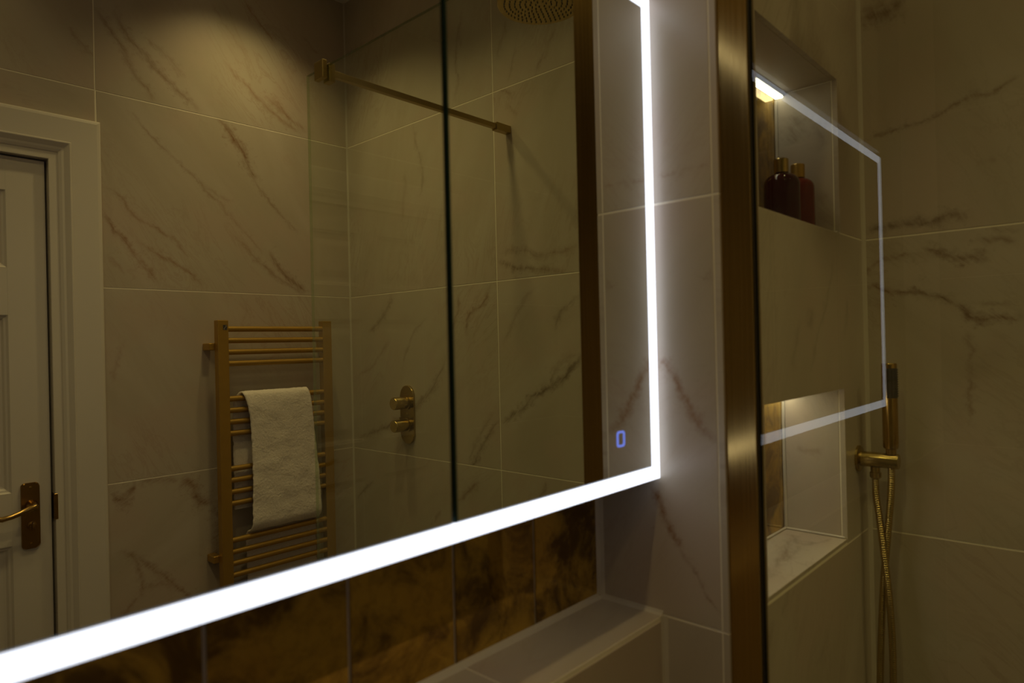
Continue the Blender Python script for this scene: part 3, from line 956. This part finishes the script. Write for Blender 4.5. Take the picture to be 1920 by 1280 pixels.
# resample for ribs
L = [0.0]
for a, b in zip(pts, pts[1:]): L.append(L[-1] + (b - a).length)
res = []; step = 0.00145; s = 0.0; i = 0
while s < L[-1]:
    while L[i + 1] < s: i += 1
    t = (s - L[i]) / max(1e-9, L[i + 1] - L[i])
    res.append(pts[i].lerp(pts[i + 1], t)); s += step
rad = [(.0068, .0068, .0058)[k % 3] for k in range(len(res))]
bm = bmesh.new(); tube(bm, res, rad, 10)
part(hs, finish('hose', bm, M['satin'], None, True))

# ------------------------------------------------------------------ overhead shower
SX, SY, SZ, SR = 1.168, 0.046, 2.19, 0.100
sh = thing('rain_shower', 'round brass rain shower head on a straight wall arm', 'shower head', (SX, YW, SZ + .03))
bm = bmesh.new()
lathe(bm, [(0, 0), (SR - .002, 0), (SR, .002), (SR, .008), (SR - .004, .011), (.03, .015), (.018, .022), (.016, .034), (0, .036)], (SX, SY, SZ), (0, 0, 1), 64)
hd = part(sh, finish('spray_plate', bm, M['satin'], None, True))
bm = bmesh.new()
for ri, rr in enumerate((.012, .024, .036, .048, .060, .072, .084)):
    k_ = max(6, int(2 * math.pi * rr / .0115))
    for k in range(k_):
        a = 2 * math.pi * (k + .5 * (ri % 2)) / k_
        lathe(bm, [(.0020, 0), (.0014, .0022), (0, .0022)], (SX + rr * math.cos(a), SY + rr * math.sin(a), SZ), (0, 0, -1), 7)
nz2 = finish('nozzles', bm, M['rubber'], hd); nz2['kind'] = 'stuff'
bm = bmesh.new()
tube(bm, spline([(SX, YW - .002, SZ + .055), (SX, YW - .10, SZ + .055), (SX, SY + .06, SZ + .055), (SX, SY + .02, SZ + .052), (SX, SY + .002, SZ + .040), (SX, SY, SZ + .030)], 6), .011, 18)
part(sh, finish('arm', bm, M['satin'], None, True))
bm = bmesh.new()
lathe(bm, [(0, 0), (.028, 0), (.028, .005), (.026, .007), (0, .007)], (SX, YW, SZ + .055), (0, -1, 0), 36)
part(sh, finish('flange', bm, M['satin'], None, True))

# ------------------------------------------------------------------ thermostatic valve on the end wall
VY, VZ = -0.920, 1.1685
va = thing('shower_valve', 'brass oval valve plate with two round knobs on the end wall', 'shower valve', (XE, VY, VZ))
bm = bmesh.new()
w, h = .0385, .1065
poly = []
for k in range(17):
    t = math.radians(180 * k / 16); poly.append((w * math.cos(t), h - w + w * math.sin(t)))
for k in range(17):
    t = math.radians(180 + 180 * k / 16); poly.append((w * math.cos(t), -(h - w) + w * math.sin(t)))
prism(bm, poly, lambda a, b, d: Vector((XE - .008 + d, VY + a, VZ + b)), .0079, .0012)
part(va, finish('plate', bm, M['satin']))
for z in (1.2125, 1.1315):
    bm = bmesh.new()
    lathe(bm, [(0, 0), (.026, 0), (.026, .006), (.0225, .007), (.0225, .058), (.0205, .061), (0, .061)], (XE - .008, VY, z), (-1, 0, 0), 36)
    kn = part(va, finish('knob', bm, M['satin'], None, True))
bm = bmesh.new()
tube(bm, [(XE - .040, VY, 1.152), (XE - .040, VY, 1.162)], .0028, 10)
part(va, finish('knob_pin', bm, M['satin'], None, True))

# ------------------------------------------------------------------ towel radiator
rad_ = thing('towel_radiator', 'gold ladder towel radiator with sixteen round rails beside the door', 'radiator', (1.168, YO, 0.62))
RY = -1.207
for x0, x1 in ((0.955, 0.991), (1.346, 1.383)):
    part(rad_, boxobj('upright', (x0, x1, RY - .019, RY + .011, 0.618, 1.519), M['gold_paint'], None, .002, 2))
bar_me = None
RAILS = [z - k * .0388 for z in (1.4895, 1.2545, 1.0195, 0.7795) for k in range(4)]
for z in RAILS:
    if bar_me is None:
        bm = bmesh.new(); tube(bm, [(0.985, 0, 0), (1.352, 0, 0)], .0095, 16, False)
        o = finish('rail', bm, M['gold_paint'], None, True); bar_me = o.data
    else:
        o = bpy.data.objects.new('rail', bar_me); COL.objects.link(o)
    o.parent = rad_
    o.location = Vector((0, RY, z)) - Vector(rad_.location)
for x in (0.951, 1.378):
    for z in (1.431, 0.722):
        bm = bmesh.new()
        box(bm, x - .014, x + .012, YO, RY - .018, z - .012, z + .012, .002)
        part(rad_, finish('wall_bracket', bm, M['gold_paint']))
lg = part(rad_, boxobj('badge', (0.9725, 0.9855, RY + .0108, RY + .0118, 1.486, 1.503), M['rubber']), 'small dark badge with a pale diagonal mark')
bm = bmesh.new()
for (xa, za), (xb, zb) in (((.9745, 1.4895), (.9835, 1.4995)), ((.9745, 1.4885), (.9775, 1.4885)), ((.980, 1.5005), (.984, 1.5005))):
    d = Vector((xb - xa, 0, zb - za)).normalized(); n_ = Vector((-d.z, 0, d.x)) * .0011
    A, B = Vector((xa, RY + .0121, za)), Vector((xb, RY + .0121, zb))
    bm.faces.new([bm.verts.new(v) for v in (A - n_, B - n_, B + n_, A + n_)])
finish('badge_mark', bm, M['alu'], lg)
for x in (0.973, 1.3645):
    bm = bmesh.new()
    lathe(bm, [(0, 0), (.013, 0), (.013, .014), (.010, .016), (.010, .036), (.014, .038), (.014, .058), (0, .060)], (x, RY - .004, 0.618), (0, 0, -1), 18)
    tube(bm, [(x, RY - .004, .574), (x, YO + .001, .574)], .008, 12)
    lathe(bm, [(0, 0), (.015, 0), (.016, .03), (.013, .034), (0, .035)], (x, RY + .006, .574), (0, 1, 0), 18)
    part(rad_, finish('valve', bm, M['polished'], None, True))

# ------------------------------------------------------------------ towel
def make_towel_mat():
    mt, nt, bs = mat_new('terry_cloth')
    bs.inputs['Roughness'].default_value = 0.95
    bs.inputs['Sheen Weight'].default_value = 0.25
    tc = N(nt, 'ShaderNodeTexCoord')
    n1 = noise_n(nt, tc.outputs['Object'], 260, 3, 0.7)
    n2 = noise_n(nt, tc.outputs['Object'], 40, 3)
    nt.links.new(mixcol(nt, n1.outputs['Fac'], (0.70, 0.63, 0.56), (0.88, 0.83, 0.77)), bs.inputs['Base Color'])
    ad = math_n(nt, 'ADD', n1.outputs['Fac'], n2.outputs['Fac'])
    bump(nt, ad, 0.6, 0.003, bs)
    return mt
M['terry'] = make_towel_mat()
# (y, z, x left, x right)
TW = [(-1.230, 0.875, 1.013, 1.288), (-1.229, 1.00, 1.013, 1.286), (-1.227, 1.15, 1.012, 1.283), (-1.226, 1.235, 1.014, 1.280), (-1.221, 1.262, 1.022, 1.279), (-1.208, 1.274, 1.032, 1.279),
      (-1.193, 1.266, 1.036, 1.281), (-1.187, 1.240, 1.044, 1.285), (-1.186, 1.18, 1.054, 1.291), (-1.185, 1.08, 1.058, 1.300), (-1.183, 0.98, 1.058, 1.309), (-1.182, 0.90, 1.056, 1.314), (-1.182, 0.845, 1.054, 1.316), (-1.184, 0.820, 1.053, 1.317),
      (-1.198, 0.802, 1.051, 1.317), (-1.222, 0.790, 1.050, 1.318), (-1.229, 0.76, 1.050, 1.319), (-1.230, 0.64, 1.053, 1.320), (-1.230, 0.53, 1.053, 1.320)]
cv = []
n_sub = 26
for i in range(len(TW) - 1):
    p0, p1, p2, p3 = [Vector(TW[min(max(i + k, 0), len(TW) - 1)]) for k in (-1, 0, 1, 2)]
    seg = max(3, int(math.hypot(p2[0] - p1[0], p2[1] - p1[1]) / .0032))
    for k in range(seg):
        t = k / seg
        cv.append(0.5 * ((2 * p1) + (p2 - p0) * t + (2 * p0 - 5 * p1 + 4 * p2 - p3) * t * t + (3 * p1 - p0 - 3 * p2 + p3) * t ** 3))
cv.append(Vector(TW[-1]))
rng = random.Random(11)
NU = 84
verts = []; faces = []
TH = 0.0035
m_ = len(cv)
for side in (0, 1):
    for j, c in enumerate(cv):
        a, b = cv[max(j - 1, 0)], cv[min(j + 1, m_ - 1)]
        ty, tz = b[0] - a[0], b[1] - a[1]
        l_ = math.hypot(ty, tz); ny_, nz_ = tz / l_, -ty / l_
        ny_, nz_ = -ny_, -nz_     # outward from the rail
        sgn = 1 if side == 0 else -1
        for i in range(NU + 1):
            u = i / NU
            x = c[2] + (c[3] - c[2]) * u
            edge = min(u, 1 - u) * (c[3] - c[2])
            th = TH * min(1.0, math.sqrt(max(edge, 0) / .004) + .12)
            soft = noise.noise(Vector((x * 22, c[1] * 22, 3.0 + (c[0] > -1.2)))) * .0022
            fz = noise.noise(Vector((x * 330, c[1] * 330, c[0] * 90))) * .0011 + rng.uniform(-.0004, .0004)
            d = soft + sgn * (th + fz)
            ex = noise.noise(Vector((c[1] * 55, u * 3, 7.0))) * .0018 + rng.uniform(-.0005, .0005)
            verts.append((x + ex, c[0] + ny_ * d, c[1] + nz_ * d))
row = NU + 1
def vid(s_, j, i): return s_ * m_ * row + j * row + i
for j in range(m_ - 1):
    for i in range(NU):
        faces.append((vid(0, j, i), vid(0, j, i + 1), vid(0, j + 1, i + 1), vid(0, j + 1, i)))
        faces.append((vid(1, j, i), vid(1, j + 1, i), vid(1, j + 1, i + 1), vid(1, j, i + 1)))
    faces.append((vid(0, j, 0), vid(0, j + 1, 0), vid(1, j + 1, 0), vid(1, j, 0)))
    faces.append((vid(0, j, NU), vid(1, j, NU), vid(1, j + 1, NU), vid(0, j + 1, NU)))
for i in range(NU):
    faces.append((vid(0, 0, i), vid(1, 0, i), vid(1, 0, i + 1), vid(0, 0, i + 1)))
    faces.append((vid(0, m_ - 1, i), vid(0, m_ - 1, i + 1), vid(1, m_ - 1, i + 1), vid(1, m_ - 1, i)))
me = bpy.data.meshes.new('towel')
me.from_pydata(verts, [], faces)
me.update()
bm = bmesh.new(); bm.from_mesh(me); bmesh.ops.recalc_face_normals(bm, faces=bm.faces[:]); bm.to_mesh(me); bm.free()
for p in me.polygons: p.use_smooth = True
tw = link('towel', me, M['terry'])
tag(tw, 'cream terry towel draped over the rails of the gold radiator', 'towel')

# ------------------------------------------------------------------ ceiling downlights
ring_me = lens_me = None
for i, (x, y, wt, where) in enumerate(DOWNLIGHTS):
    t = thing('downlight', 'round recessed brass-rimmed downlight ' + where, 'ceiling light', (x, y, ZC), 'ceiling downlights')
    if ring_me is None:
        bm = bmesh.new(); lathe(bm, [(.030, -.001), (.034, -.006), (.042, -.005), (.044, 0)], (0, 0, 0), (0, 0, 1), 32)
        o = finish('rim', bm, M['satin'], t, True); ring_me = o.data
        bm = bmesh.new(); lathe(bm, [(0, -.002), (.030, -.002), (.030, 0)], (0, 0, 0), (0, 0, 1), 32)
        o2_ = finish('lens', bm, M['lamp'], t); lens_me = o2_.data
    else:
        o = bpy.data.objects.new('rim', ring_me); COL.objects.link(o); o.parent = t
        o2_ = bpy.data.objects.new('lens', lens_me); COL.objects.link(o2_); o2_.parent = t
    ld = bpy.data.lights.new('downlight_lamp', 'SPOT')
    ld.energy = wt
    ld.color = WARM
    ld.spot_size = math.radians(118 if x > 0.5 else 128)
    ld.spot_blend = 0.85
    ld.shadow_soft_size = 0.06 if y == -0.46 else 0.03
    lo = bpy.data.objects.new('downlight_lamp', ld)
    COL.objects.link(lo)
    lo.parent = t
    lo.location = (0, 0, -.012)
